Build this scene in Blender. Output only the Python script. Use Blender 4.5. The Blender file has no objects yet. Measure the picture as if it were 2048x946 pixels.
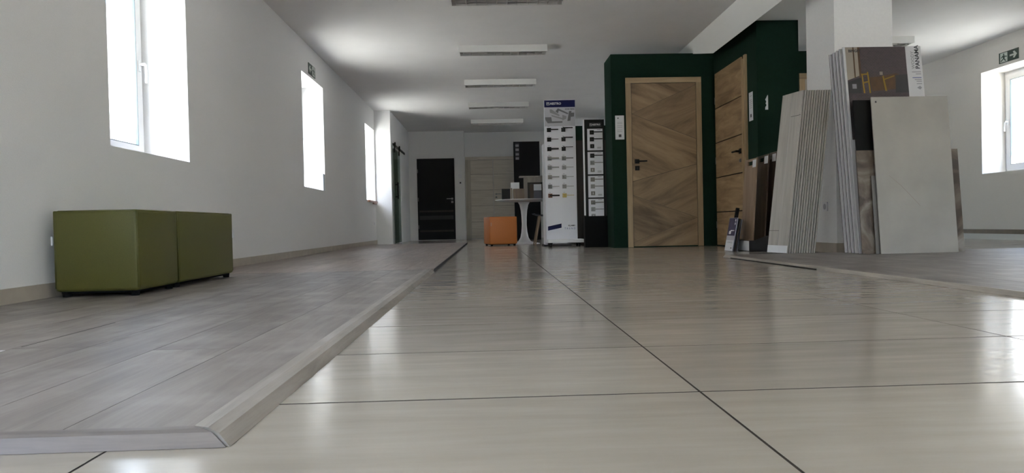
import bpy, bmesh, math, random
from mathutils import Vector, Matrix
random.seed(7)
PI = math.pi
S = bpy.context.scene
C = S.collection

# ------------------------------------------------------------------ camera
camd = bpy.data.cameras.new('camera')
camd.sensor_fit = 'HORIZONTAL'
camd.sensor_width = 36.0
camd.lens = 1380.0 / 2048.0 * 36.0
camd.clip_start = 0.02
camd.clip_end = 300
cam = bpy.data.objects.new('camera', camd)
C.objects.link(cam)
S.camera = cam
wy = Vector((977.0 - 1024.0, 473.0 - 451.0, 1380.0)).normalized()      # room axis seen from the camera
wz = Vector((-0.022, 1.0, 0.0))
wz.z = -(wz.x * wy.x + wz.y * wy.y) / wy.z
wz.normalize()
wx = -wy.cross(wz)
if wx.x < 0: wx = -wx
r_, u_, f_ = Vector((wx.x, wy.x, wz.x)), Vector((wx.y, wy.y, wz.y)), Vector((wx.z, wy.z, wz.z))
m3 = Matrix((r_, u_, -f_)).transposed()
cam.matrix_world = Matrix.Translation((0, 0, 0.30)) @ m3.to_4x4()

# ------------------------------------------------------------------ world, sun, exposure
W = bpy.data.worlds.new('sky'); S.world = W; W.use_nodes = True
nt = W.node_tree; nt.nodes.clear()
wo = nt.nodes.new('ShaderNodeOutputWorld'); bg = nt.nodes.new('ShaderNodeBackground')
sk = nt.nodes.new('ShaderNodeTexSky'); sk.sky_type = 'NISHITA'; sk.sun_disc = False
sk.sun_elevation = math.radians(52); sk.sun_rotation = math.radians(200); sk.dust_density = 1.5
bg.inputs['Strength'].default_value = 0.27
nt.links.new(sk.outputs[0], bg.inputs['Color']); nt.links.new(bg.outputs[0], wo.inputs['Surface'])
sund = bpy.data.lights.new('sun', 'SUN'); sund.energy = 9.0; sund.angle = math.radians(0.6); sund.color = (1.0, 0.97, 0.93)
sun = bpy.data.objects.new('sun', sund); C.objects.link(sun)
sun.rotation_euler = Vector((-0.10, 0.62, -0.80)).to_track_quat('-Z', 'Y').to_euler()
sun.location = (0, -10, 12)
S.view_settings.view_transform = 'Standard'
S.view_settings.look = 'None'
S.view_settings.gamma = 1.0
S.view_settings.use_curve_mapping = False
S.view_settings.exposure = 2.97
S.cycles.max_bounces = 8
S.cycles.diffuse_bounces = 5
S.cycles.glossy_bounces = 4
S.cycles.transparent_max_bounces = 12
S.cycles.sample_clamp_indirect = 6.0
S.cycles.use_denoising = True

# ------------------------------------------------------------------ materials
MATS = {}
def nodes_of(name):
    m = bpy.data.materials.new(name); m.use_nodes = True
    n = m.node_tree.nodes; b = n['Principled BSDF']
    MATS[name] = m
    return m, n, m.node_tree.links, b
def mat(name, col, rough=0.6, metal=0.0, noise=0.0, scale=40.0, bump=0.0, coat=0.0, spec=0.5):
    m, n, l, b = nodes_of(name)
    b.inputs['Base Color'].default_value = (*col, 1)
    b.inputs['Roughness'].default_value = rough
    b.inputs['Metallic'].default_value = metal
    b.inputs['Specular IOR Level'].default_value = spec
    b.inputs['Coat Weight'].default_value = coat
    if noise or bump:
        tc = n.new('ShaderNodeTexCoord'); nz = n.new('ShaderNodeTexNoise')
        nz.inputs['Scale'].default_value = scale; nz.inputs['Detail'].default_value = 4
        l.new(tc.outputs['Object'], nz.inputs['Vector'])
        if noise:
            rp = n.new('ShaderNodeValToRGB'); e = rp.color_ramp.elements
            e[0].position, e[1].position = 0.3, 0.7
            e[0].color = (*[c * (1 - noise) for c in col], 1); e[1].color = (*[min(1, c * (1 + noise)) for c in col], 1)
            l.new(nz.outputs['Fac'], rp.inputs[0]); l.new(rp.outputs[0], b.inputs['Base Color'])
        if bump:
            bp = n.new('ShaderNodeBump'); bp.inputs['Strength'].default_value = bump; bp.inputs['Distance'].default_value = 0.004
            l.new(nz.outputs['Fac'], bp.inputs['Height']); l.new(bp.outputs[0], b.inputs['Normal'])
    return m
def wood(name, c0, c1, c2, scale=(3, 40, 40), rot=(0, 0, 0), rough=0.55, wear=0.0, coat=0.0, vary=0.25, bump=0.08):
    """grain stretched along the local axis whose scale is small"""
    m, n, l, b = nodes_of(name)
    tc = n.new('ShaderNodeTexCoord'); oi = n.new('ShaderNodeObjectInfo')
    ml = n.new('ShaderNodeVectorMath'); ml.operation = 'SCALE'; ml.inputs['Scale'].default_value = 7.0
    cb = n.new('ShaderNodeCombineXYZ')
    for k in range(3): l.new(oi.outputs['Random'], cb.inputs[k])
    l.new(cb.outputs[0], ml.inputs[0])
    ad = n.new('ShaderNodeVectorMath'); ad.operation = 'ADD'
    l.new(tc.outputs['Object'], ad.inputs[0]); l.new(ml.outputs[0], ad.inputs[1])
    m1 = n.new('ShaderNodeMapping'); m1.inputs['Rotation'].default_value = rot
    l.new(ad.outputs[0], m1.inputs['Vector'])
    mp = n.new('ShaderNodeMapping'); mp.inputs['Scale'].default_value = scale
    l.new(m1.outputs[0], mp.inputs['Vector'])
    n1 = n.new('ShaderNodeTexNoise'); n1.inputs['Scale'].default_value = 1.0; n1.inputs['Detail'].default_value = 7
    n1.inputs['Roughness'].default_value = 0.62; n1.inputs['Distortion'].default_value = 0.7
    l.new(mp.outputs[0], n1.inputs['Vector'])
    rp = n.new('ShaderNodeValToRGB'); e = rp.color_ramp.elements
    e[0].position = 0.30; e[0].color = (*c0, 1); e[1].position = 0.70; e[1].color = (*c2, 1)
    k = e.new(0.5); k.color = (*c1, 1)
    l.new(n1.outputs['Fac'], rp.inputs[0])
    hv = n.new('ShaderNodeHueSaturation'); hv.inputs['Saturation'].default_value = 1.0
    mr = n.new('ShaderNodeMapRange'); mr.inputs['To Min'].default_value = 1 - vary / 2; mr.inputs['To Max'].default_value = 1 + vary / 2
    l.new(oi.outputs['Random'], mr.inputs['Value']); l.new(mr.outputs[0], hv.inputs['Value'])
    l.new(rp.outputs[0], hv.inputs['Color'])
    out = hv.outputs[0]
    if wear:
        n2 = n.new('ShaderNodeTexNoise'); n2.inputs['Scale'].default_value = 5.0; n2.inputs['Detail'].default_value = 6
        l.new(ad.outputs[0], n2.inputs['Vector'])
        r2 = n.new('ShaderNodeValToRGB'); r2.color_ramp.elements[0].position = 0.48; r2.color_ramp.elements[1].position = 0.72
        l.new(n2.outputs['Fac'], r2.inputs[0])
        mx = n.new('ShaderNodeMixRGB'); mx.inputs['Color2'].default_value = (0.46, 0.43, 0.40, 1)
        mm = n.new('ShaderNodeMath'); mm.operation = 'MULTIPLY'; mm.inputs[1].default_value = wear
        l.new(r2.outputs[0], mm.inputs[0]); l.new(mm.outputs[0], mx.inputs['Fac']); l.new(out, mx.inputs['Color1'])
        out = mx.outputs[0]
    l.new(out, b.inputs['Base Color'])
    b.inputs['Roughness'].default_value = rough
    b.inputs['Coat Weight'].default_value = coat
    if bump:
        bp = n.new('ShaderNodeBump'); bp.inputs['Strength'].default_value = bump; bp.inputs['Distance'].default_value = 0.002
        l.new(n1.outputs['Fac'], bp.inputs['Height']); l.new(bp.outputs[0], b.inputs['Normal'])
    return m

def tile_mat():
    m, n, l, b = nodes_of('floor_tile')
    geo = n.new('ShaderNodeNewGeometry'); oi = n.new('ShaderNodeObjectInfo')
    mp = n.new('ShaderNodeMapping'); mp.inputs['Scale'].default_value = (3.0, 22, 1)
    l.new(geo.outputs['Position'], mp.inputs['Vector'])
    n1 = n.new('ShaderNodeTexNoise'); n1.inputs['Scale'].default_value = 1; n1.inputs['Detail'].default_value = 6; n1.inputs['Roughness'].default_value = 0.6
    l.new(mp.outputs[0], n1.inputs['Vector'])
    n2 = n.new('ShaderNodeTexNoise'); n2.inputs['Scale'].default_value = 2.2; n2.inputs['Detail'].default_value = 5
    l.new(geo.outputs['Position'], n2.inputs['Vector'])
    rp = n.new('ShaderNodeValToRGB'); e = rp.color_ramp.elements
    e[0].position = 0.32; e[0].color = (0.385, 0.345, 0.290, 1); e[1].position = 0.68; e[1].color = (0.435, 0.392, 0.335, 1)
    l.new(n1.outputs['Fac'], rp.inputs[0])
    hv = n.new('ShaderNodeHueSaturation'); mr = n.new('ShaderNodeMapRange')
    mr.inputs['To Min'].default_value = 0.93; mr.inputs['To Max'].default_value = 1.06
    l.new(oi.outputs['Random'], mr.inputs['Value']); l.new(mr.outputs[0], hv.inputs['Value']); l.new(rp.outputs[0], hv.inputs['Color'])
    mx = n.new('ShaderNodeMixRGB'); mx.blend_type = 'MULTIPLY'; mx.inputs['Fac'].default_value = 0.2
    l.new(hv.outputs[0], mx.inputs['Color1']); l.new(n2.outputs['Fac'], mx.inputs['Color2'])
    l.new(mx.outputs[0], b.inputs['Base Color'])
    rr = n.new('ShaderNodeMapRange'); rr.inputs['From Min'].default_value = 0.3; rr.inputs['From Max'].default_value = 0.7
    rr.inputs['To Min'].default_value = 0.13; rr.inputs['To Max'].default_value = 0.24
    l.new(n1.outputs['Fac'], rr.inputs['Value']); l.new(rr.outputs[0], b.inputs['Roughness'])
    bp = n.new('ShaderNodeBump'); bp.inputs['Strength'].default_value = 0.03; bp.inputs['Distance'].default_value = 0.002
    l.new(n1.outputs['Fac'], bp.inputs['Height']); l.new(bp.outputs[0], b.inputs['Normal'])
    return m
def glass_mat(name, tint=(0.93, 0.96, 0.97), gloss=0.07):
    m = bpy.data.materials.new(name); m.use_nodes = True; n = m.node_tree.nodes; l = m.node_tree.links
    n.remove(n['Principled BSDF']); MATS[name] = m
    t = n.new('ShaderNodeBsdfTransparent'); t.inputs[0].default_value = (*tint, 1)
    g = n.new('ShaderNodeBsdfGlossy'); g.inputs['Roughness'].default_value = 0.02
    x = n.new('ShaderNodeMixShader'); x.inputs[0].default_value = gloss
    l.new(t.outputs[0], x.inputs[1]); l.new(g.outputs[0], x.inputs[2]); l.new(x.outputs[0], n['Material Output'].inputs['Surface'])
    return m
def marble_mat():
    m, n, l, b = nodes_of('brown_marble')
    tc = n.new('ShaderNodeTexCoord')
    n1 = n.new('ShaderNodeTexNoise'); n1.inputs['Scale'].default_value = 3.6; n1.inputs['Detail'].default_value = 8; n1.inputs['Distortion'].default_value = 1.2
    l.new(tc.outputs['Object'], n1.inputs['Vector'])
    rp = n.new('ShaderNodeValToRGB'); e = rp.color_ramp.elements
    e[0].position = 0.40; e[0].color = (0.055, 0.04, 0.03, 1); e[1].position = 0.66; e[1].color = (0.30, 0.28, 0.25, 1)
    k = e.new(0.50); k.color = (0.13, 0.10, 0.075, 1)
    l.new(n1.outputs['Fac'], rp.inputs[0]); l.new(rp.outputs[0], b.inputs['Base Color'])
    b.inputs['Roughness'].default_value = 0.3
    return m
def brick_print():
    m, n, l, b = nodes_of('print_brick')
    tc = n.new('ShaderNodeTexCoord'); br = n.new('ShaderNodeTexBrick'); br.inputs['Scale'].default_value = 22
    br.inputs['Color1'].default_value = (0.075, 0.055, 0.058, 1); br.inputs['Color2'].default_value = (0.052, 0.040, 0.042, 1); br.inputs['Mortar'].default_value = (0.10, 0.085, 0.09, 1)
    mp = n.new('ShaderNodeMapping'); mp.inputs['Rotation'].default_value = (PI / 2, 0, 0.0)
    l.new(tc.outputs['Object'], mp.inputs['Vector']); l.new(mp.outputs[0], br.inputs['Vector']); l.new(br.outputs[0], b.inputs['Base Color'])
    b.inputs['Roughness'].default_value = 0.35
    return m

mat('wall_paint_warm', (0.87, 0.835, 0.79), 0.92, noise=0.02, scale=180, bump=0.25)
mat('wall_paint', (0.82, 0.815, 0.81), 0.92, noise=0.02, scale=180, bump=0.25)
mat('white_paint', (0.82, 0.815, 0.805), 0.9, noise=0.02, scale=60, bump=0.1)
mat('ceiling_paint', (0.86, 0.84, 0.82), 0.93, noise=0.02, scale=3)
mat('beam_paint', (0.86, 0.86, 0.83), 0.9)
mat('green_paint', (0.0055, 0.024, 0.0145), 0.85, spec=0.2, noise=0.1, scale=30, bump=0.1)
mat('grout', (0.05, 0.043, 0.037), 0.95, spec=0.0)
tile_mat()
mat('baseboard_tile', (0.47, 0.42, 0.35), 0.45, noise=0.08, scale=12)
mat('brown_base', (0.20, 0.145, 0.09), 0.5, noise=0.1, scale=15)
mat('ground', (0.62, 0.60, 0.55), 0.95, noise=0.08, scale=0.6)
mat('facade', (0.72, 0.66, 0.60), 0.95, noise=0.04, scale=2)
mat('pvc', (0.80, 0.80, 0.80), 0.35)
mat('gasket', (0.16, 0.22, 0.25), 0.6)
glass_mat('window_glass'); glass_mat('sliding_glass', (0.60, 0.66, 0.63), 0.12)
mat('black', (0.006, 0.006, 0.007), 0.5, spec=0.2)
mat('black_matte', (0.008, 0.008, 0.009), 0.8, spec=0.15)
mat('near_black_laminate', (0.006, 0.006, 0.009), 0.5, spec=0.15)
mat('dark_grey', (0.04, 0.04, 0.045), 0.65, spec=0.25)
mat('steel', (0.27, 0.27, 0.27), 0.5, metal=0.4)
mat('dull_steel', (0.20, 0.19, 0.18), 0.5, metal=0.3)
mat('bronze', (0.14, 0.05, 0.03), 0.4, metal=0.5)
mat('brass', (0.50, 0.38, 0.12), 0.5, metal=0.3)
mat('white_lacquer', (0.78, 0.78, 0.80), 0.3)
mat('white_panel', (0.80, 0.80, 0.86), 0.45)
mat('white_card', (0.74, 0.75, 0.78), 0.6)
mat('navy', (0.006, 0.009, 0.075), 0.5, spec=0.2)
mat('ink', (0.03, 0.03, 0.035), 0.6)
mat('grey_ink', (0.30, 0.30, 0.32), 0.6)
mat('blue_ink', (0.10, 0.13, 0.33), 0.6)
mat('print_grey', (0.50, 0.50, 0.54), 0.45)
mat('print_steel', (0.16, 0.16, 0.17), 0.4)
mat('print_steel_light', (0.30, 0.30, 0.31), 0.4)
mat('sign_green', (0.012, 0.045, 0.028), 0.4)
mat('sign_white', (0.62, 0.68, 0.62), 0.5)
mat('green_leather', (0.098, 0.098, 0.020), 0.5, noise=0.06, scale=260, bump=0.12)
mat('orange_leather', (0.50, 0.155, 0.030), 0.45, noise=0.05, scale=260, bump=0.12)
mat('plastic_grey', (0.10, 0.10, 0.12), 0.5)
mat('pale_tile', (0.36, 0.345, 0.315), 0.5, noise=0.10, scale=3.0)
mat('grey_edge', (0.33, 0.33, 0.34), 0.6)
mat('grey_board', (0.44, 0.43, 0.42), 0.6, noise=0.05, scale=5)
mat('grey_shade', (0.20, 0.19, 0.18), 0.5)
mat('tile_vein', (0.30, 0.275, 0.24), 0.5)
mat('white_board', (0.62, 0.62, 0.64), 0.6)
mat('dark_gap', (0.03, 0.03, 0.03), 0.9)
mat('reflector', (0.62, 0.60, 0.57), 0.35, metal=0.7)
mat('lamp_housing', (0.80, 0.79, 0.76), 0.6)
mat('foam', (0.80, 0.83, 0.90), 0.9, noise=0.03, scale=80)
mat('purple_print', (0.045, 0.035, 0.11), 0.35, noise=0.3, scale=25)
mat('yellow_print', (0.30, 0.18, 0.012), 0.4)
mat('brown_print', (0.095, 0.05, 0.022), 0.4, noise=0.25, scale=20)
mat('cream_print', (0.33, 0.29, 0.24), 0.4)
mat('dark_print', (0.035, 0.033, 0.035), 0.4)
brick_print(); marble_mat()
wood('plank_grey', (0.135, 0.117, 0.104), (0.19, 0.167, 0.15), (0.245, 0.22, 0.20), scale=(26, 2.2, 26), rough=0.42, wear=0.4, vary=0.24)
wood('plank_brown', (0.20, 0.155, 0.125), (0.27, 0.215, 0.18), (0.34, 0.285, 0.245), scale=(26, 2.2, 26), rough=0.42, wear=0.2, vary=0.24)
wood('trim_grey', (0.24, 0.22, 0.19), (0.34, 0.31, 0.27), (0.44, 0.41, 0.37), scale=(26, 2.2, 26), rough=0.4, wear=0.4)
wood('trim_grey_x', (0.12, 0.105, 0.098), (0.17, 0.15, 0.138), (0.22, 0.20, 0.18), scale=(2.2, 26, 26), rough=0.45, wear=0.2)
OAK = ((0.20, 0.125, 0.062), (0.34, 0.225, 0.115), (0.47, 0.33, 0.18))
OAK2 = ((0.13, 0.080, 0.040), (0.27, 0.180, 0.098), (0.38, 0.265, 0.150))
wood('oak_up', *OAK2, scale=(1.0, 9, 7), rot=(0, -0.40, 0), rough=0.5, vary=0.2)
wood('oak_down', *OAK2, scale=(1.0, 9, 7), rot=(0, 0.42, 0), rough=0.5, vary=0.2)
wood('oak_frame', (0.33, 0.225, 0.125), (0.42, 0.30, 0.17), (0.50, 0.37, 0.22), scale=(18, 18, 1.6), rough=0.5)
wood('oak_frame_x', (0.33, 0.225, 0.125), (0.42, 0.30, 0.17), (0.50, 0.37, 0.22), scale=(1.6, 18, 18), rough=0.5)
wood('oak_side', *OAK, scale=(14, 2.0, 12), rough=0.5, vary=0.1)
wood('light_door', (0.54, 0.485, 0.41), (0.62, 0.565, 0.48), (0.69, 0.635, 0.55), scale=(1.5, 25, 22), rough=0.55, vary=0.06)
wood('light_door_v', (0.40, 0.36, 0.295), (0.47, 0.43, 0.355), (0.54, 0.50, 0.42), scale=(22, 25, 1.5), rough=0.55, vary=0.06)
wood('dark_walnut', (0.012, 0.009, 0.007), (0.022, 0.016, 0.012), (0.035, 0.025, 0.018), scale=(20, 20, 1.4), rough=0.5)
wood('board_oak', (0.36, 0.335, 0.30), (0.44, 0.415, 0.375), (0.51, 0.485, 0.445), scale=(20, 22, 1.6), rough=0.55, vary=0.08)
wood('sample_oak', (0.22, 0.145, 0.095), (0.30, 0.205, 0.135), (0.38, 0.27, 0.185), scale=(20, 20, 1.7), rough=0.5, vary=0.1)
wood('sample_dark', (0.05, 0.032, 0.022), (0.08, 0.055, 0.038), (0.12, 0.085, 0.06), scale=(20, 20, 1.7), rough=0.5, vary=0.1)
wood('sample_brown', (0.11, 0.075, 0.052), (0.15, 0.105, 0.075), (0.20, 0.145, 0.105), scale=(20, 20, 1.7), rough=0.5)
wood('sample_pale', (0.26, 0.23, 0.195), (0.33, 0.295, 0.25), (0.40, 0.36, 0.31), scale=(20, 20, 1.7), rough=0.5)
wood('sill_wood', (0.24, 0.11, 0.06), (0.32, 0.15, 0.08), (0.40, 0.20, 0.11), scale=(20, 2, 20), rough=0.4)

# ------------------------------------------------------------------ mesh helpers
class MB:
    def __init__(s): s.bm = bmesh.new()
    def box(s, x0, x1, y0, y1, z0, z1):
        v = [s.bm.verts.new(p) for p in ((x0,y0,z0),(x1,y0,z0),(x1,y1,z0),(x0,y1,z0),(x0,y0,z1),(x1,y0,z1),(x1,y1,z1),(x0,y1,z1))]
        for f in ((0,3,2,1),(4,5,6,7),(0,1,5,4),(1,2,6,5),(2,3,7,6),(3,0,4,7)): s.bm.faces.new([v[i] for i in f])
        return s
    def prism(s, pts, axis, a, b):
        """polygon pts (2D) extruded along axis from a to b"""
        def P(p, t):
            return {'x': (t, p[0], p[1]), 'y': (p[0], t, p[1]), 'z': (p[0], p[1], t)}[axis]
        A = [s.bm.verts.new(P(p, a)) for p in pts]; B = [s.bm.verts.new(P(p, b)) for p in pts]
        s.bm.faces.new(A); s.bm.faces.new(list(reversed(B)))
        k = len(pts)
        for i in range(k): s.bm.faces.new([A[i], B[i], B[(i+1) % k], A[(i+1) % k]])
        return s
    def lathe(s, prof, seg=32, c=(0, 0)):
        rings = []
        for r, z in prof:
            if r < 1e-6: rings.append([s.bm.verts.new((c[0], c[1], z))])
            else: rings.append([s.bm.verts.new((c[0] + r*math.cos(2*PI*i/seg), c[1] + r*math.sin(2*PI*i/seg), z)) for i in range(seg)])
        for a, b in zip(rings, rings[1:]):
            for i in range(seg):
                j = (i+1) % seg
                q = [a[i % len(a)], a[j % len(a)], b[j % len(b)], b[i % len(b)]]
                u = []
                for w in q:
                    if w not in u: u.append(w)
                if len(u) > 2: s.bm.faces.new(u)
        return s
    def tube(s, pts, r, seg=8, r2=None):
        pts = [Vector(p) for p in pts]; rings = []
        n = len(pts)
        for i, p in enumerate(pts):
            d = (pts[min(i+1, n-1)] - pts[max(i-1, 0)]).normalized()
            up = Vector((0,0,1)) if abs(d.z) < 0.9 else Vector((1,0,0))
            a = d.cross(up).normalized(); b = d.cross(a)
            rr = r if r2 is None else r + (r2 - r) * i / (n - 1)
            rings.append([s.bm.verts.new(p + rr*(a*math.cos(2*PI*k/seg) + b*math.sin(2*PI*k/seg))) for k in range(seg)])
        for A, B in zip(rings, rings[1:]):
            for k in range(seg): s.bm.faces.new([A[k], A[(k+1) % seg], B[(k+1) % seg], B[k]])
        s.bm.faces.new(rings[0]); s.bm.faces.new(list(reversed(rings[-1])))
        return s
    def bevel(s, w, seg=2):
        bmesh.ops.bevel(s.bm, geom=list(s.bm.edges), offset=w, segments=seg, profile=0.5, affect='EDGES')
        return s
    def mesh(s, name, m, smooth=False):
        bmesh.ops.recalc_face_normals(s.bm, faces=list(s.bm.faces))
        me = bpy.data.meshes.new(name); s.bm.to_mesh(me); s.bm.free()
        me.materials.append(MATS[m])
        if smooth:
            for p in me.polygons: p.use_smooth = True
        return me
def put(name, me, parent=None, loc=(0, 0, 0), rot=None):
    o = bpy.data.objects.new(name, me); C.objects.link(o); o.location = loc
    if rot: o.rotation_euler = rot
    if parent: o.parent = parent
    return o
def obj(name, mb, m, parent=None, loc=(0, 0, 0), rot=None, smooth=False):
    return put(name, mb.mesh(name, m, smooth), parent, loc, rot)
def bx(x0, x1, y0, y1, z0, z1): return MB().box(x0, x1, y0, y1, z0, z1)
def tag(o, label, cat, group=None):
    o['label'] = label; o['category'] = cat
    if group: o['group'] = group
    return o
def thing(name, label, cat, loc=(0, 0, 0), rot=None, group=None):
    o = bpy.data.objects.new(name, None); C.objects.link(o); o.location = loc
    if rot: o.rotation_euler = rot
    return tag(o, label, cat, group)
def struct(o): o['kind'] = 'structure'; return o
def sempty(name, loc):
    o = bpy.data.objects.new(name, None); C.objects.link(o); o.location = loc; o['kind'] = 'structure'; return o
def text(name, s, size, m, parent, loc, rot, align='LEFT', bold=0.0, depth=0.0003):
    cu = bpy.data.curves.new(name, 'FONT'); cu.body = s; cu.size = size; cu.align_x = align; cu.align_y = 'CENTER'
    cu.extrude = depth; cu.offset = bold; cu.resolution_u = 2
    t = bpy.data.objects.new('tmp_text', cu); C.objects.link(t)
    bpy.context.view_layer.update()
    me = bpy.data.meshes.new_from_object(t.evaluated_get(bpy.context.evaluated_depsgraph_get()))
    bpy.data.objects.remove(t); bpy.data.curves.remove(cu)
    me.name = name; me.materials.clear(); me.materials.append(MATS[m])
    return put(name, me, parent, loc, rot)

XL, XR, ZC, YF = -2.0, 6.08, 2.39, -4.6
LAM = 0.018

# ------------------------------------------------------------------ outside
struct(obj('ground_outside', bx(-60, 60, -60, 75, -0.5, -0.42), 'ground'))
struct(obj('facade_outside', bx(14, 20, -20, 45, -0.42, 5.0), 'facade'))
struct(obj('sky_blocker_left', bx(-16, -11, -30, 55, -0.42, 7.0), 'facade'))  # unseen block added to cut sky light at the left windows

# ------------------------------------------------------------------ floor
fl = struct(obj('floor', bx(XL - 0.45, XR + 0.45, YF - 0.3, 16.2, -0.40, -0.0006), 'grout'))
obj('rear_floor', bx(XL, XR, YF, 0.290, -0.0005, 0.0), 'floor_tile', fl)
TX, TY, JX, JY, GAP = 0.365, 1.197, 0.900, 0.4515, 0.0048
tile_meshes = {}
for k in range(-2, 36):
    y0 = TY + JY * k
    y1 = y0 + JY
    if y0 > 15.3: break
    y1 = min(y1, 15.62)
    for c in range(-3, 7):
        x0 = TX + JX * c; x1 = min(x0 + JX, XR - 0.002)
        x0 = max(x0, XL + 0.002)
        if x1 <= -0.5 and y0 > 0.98 and y1 < 11.7: continue                     # under the left display floor
        if x0 > 2.3 and y1 < 5.2: continue                        # under the right display floor
        if x0 > 1.25 and x0 < 3.0 and y0 > 8.7: continue          # behind the green walls
        key = (round(x1 - x0, 3), round(y1 - y0, 3))
        if key not in tile_meshes:
            tile_meshes[key] = bx(GAP/2, x1 - x0 - GAP/2, 0.0036, y1 - y0 - 0.0036, -0.0005, 0.0).mesh('floor_tile', 'floor_tile')
        put('floor_tile', tile_meshes[key], fl, (x0, y0, 0))

# ------------------------------------------------------------------ ceiling, walls
struct(obj('ceiling', bx(XL - 0.45, XR + 0.45, YF - 0.3, 16.2, ZC, ZC + 0.25), 'ceiling_paint'))
bm_ = struct(obj('ceiling_beam', MB().prism([(2.552, ZC + 0.002), (2.552, 2.292), (3.145, 2.292), (3.145, ZC + 0.002)], 'y', YF, 15.5), 'beam_paint'))
lip = MB().prism([(2.403, ZC + 0.002), (2.550, 2.168), (2.5515, ZC + 0.002)], 'y', YF, 8.60)  # made-up slope, steepened so the face catches more light
for v in lip.bm.verts:
    if v.co.y > 8 and v.co.z < 2.2: v.co.y = 7.66
obj('beam_lip', lip, 'beam_paint', bm_)
LW = [(-3.98, -3.005), (-1.90, 1.40), (3.75, 4.725), (7.615, 8.59), (11.47, 12.36)]  # out-of-view rear openings added to light the room, the wide one enlarged
RW = [(-4.10, -3.10), (-0.70, 0.30), (3.20, 4.20), (7.32, 8.295), (11.185, 12.16)]  # out-of-view openings added to light the room
def wall_with_holes(name, x0, x1, y0, y1, holes, z0, z1, m):
    b = MB(); b.box(x0, x1, y0, y1, -0.4, z0); b.box(x0, x1, y0, y1, z1, ZC + 0.2)
    ys = y0
    for a, c in holes:
        b.box(x0, x1, ys, a, z0, z1); ys = c
    b.box(x0, x1, ys, y1, z0, z1)
    return struct(obj(name, b, m))
ZS, ZT = 0.77, 2.035
wall_with_holes('wall_left', XL - 0.42, XL, YF - 0.3, 16.1, LW, ZS, ZT, 'wall_paint')
ZSR = 0.80
wall_with_holes('wall_right', XR, XR + 0.42, YF - 0.3, 16.1, RW, ZSR, ZT, 'wall_paint_warm')
wf = MB().box(XL - 0.4, XR + 0.4, YF - 0.3, YF, -0.4, 0.80).box(XL - 0.4, XR + 0.4, YF - 0.3, YF, 2.10, ZC + 0.2)
wf.box(XL - 0.4, 0.55, YF - 0.3, YF, 0.80, 2.10).box(3.55, XR + 0.4, YF - 0.3, YF, 0.80, 2.10)
struct(obj('wall_front', wf, 'wall_paint'))
struct(obj('wall_back', MB().box(-0.50, 3.40, 15.5, 15.8, -0.4, ZC + 0.2).box(5.80, XR + 0.4, 15.5, 15.8, -0.4, ZC + 0.2).box(3.40, 5.80, 15.5, 15.8, -0.4, 0.20).box(3.40, 5.80, 15.5, 15.8, 2.10, ZC + 0.2).box(XL - 0.4, -0.50, 15.2, 15.8, -0.4, ZC + 0.2), 'white_paint'))
XA = -1.714
struct(obj('wall_alcove', MB().box(XL - 0.1, XA, 12.40, 12.62, 0, ZC + 0.01).box(XL - 0.1, XA, 13.32, 15.21, 0, ZC + 0.01)
           .box(XL - 0.1, XA, 12.62, 13.32, 1.74, ZC + 0.01), 'white_paint'))
# green showroom walls
struct(obj('wall_green', bx(1.487, 2.719, 8.15, 8.607, 0, 2.292), 'green_paint'))
struct(obj('wall_green_pier', bx(2.719, 3.145, 6.847, 8.607, 0, 2.290), 'green_paint'))
struct(obj('wall_green_side', bx(3.145, 4.30, 8.15, 8.607, 0, 2.300), 'green_paint'))
struct(obj('wall_green_rear', bx(1.62, 3.2, 13.8, 14.0, 0, 2.255), 'green_paint'))
# column
CX0, CX1, CY0, CY1 = 2.955, 3.455, 5.76, 6.27
col = struct(obj('column', bx(CX0, CX1, CY0, CY1, 0, ZC + 0.01), 'white_paint'))
struct(obj('trim_1', bx(CX0 - 0.012, CX1 + 0.012, CY0 - 0.012, CY1 + 0.012, 0, 0.085), 'baseboard_tile'))
# skirting
struct(obj('baseboard_left', bx(XL, XL + 0.012, YF, 12.40, 0, 0.082), 'baseboard_tile'))
struct(obj('baseboard_right', bx(XR - 0.014, XR, YF, 15.5, 0.068, 0.120), 'brown_base'))
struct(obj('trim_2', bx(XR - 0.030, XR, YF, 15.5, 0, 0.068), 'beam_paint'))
struct(obj('baseboard_back', MB().box(XA, -1.50, 15.19, 15.2, 0, 0.05).box(-0.66, -0.50, 15.19, 15.2, 0, 0.05), 'white_paint'))

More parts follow.
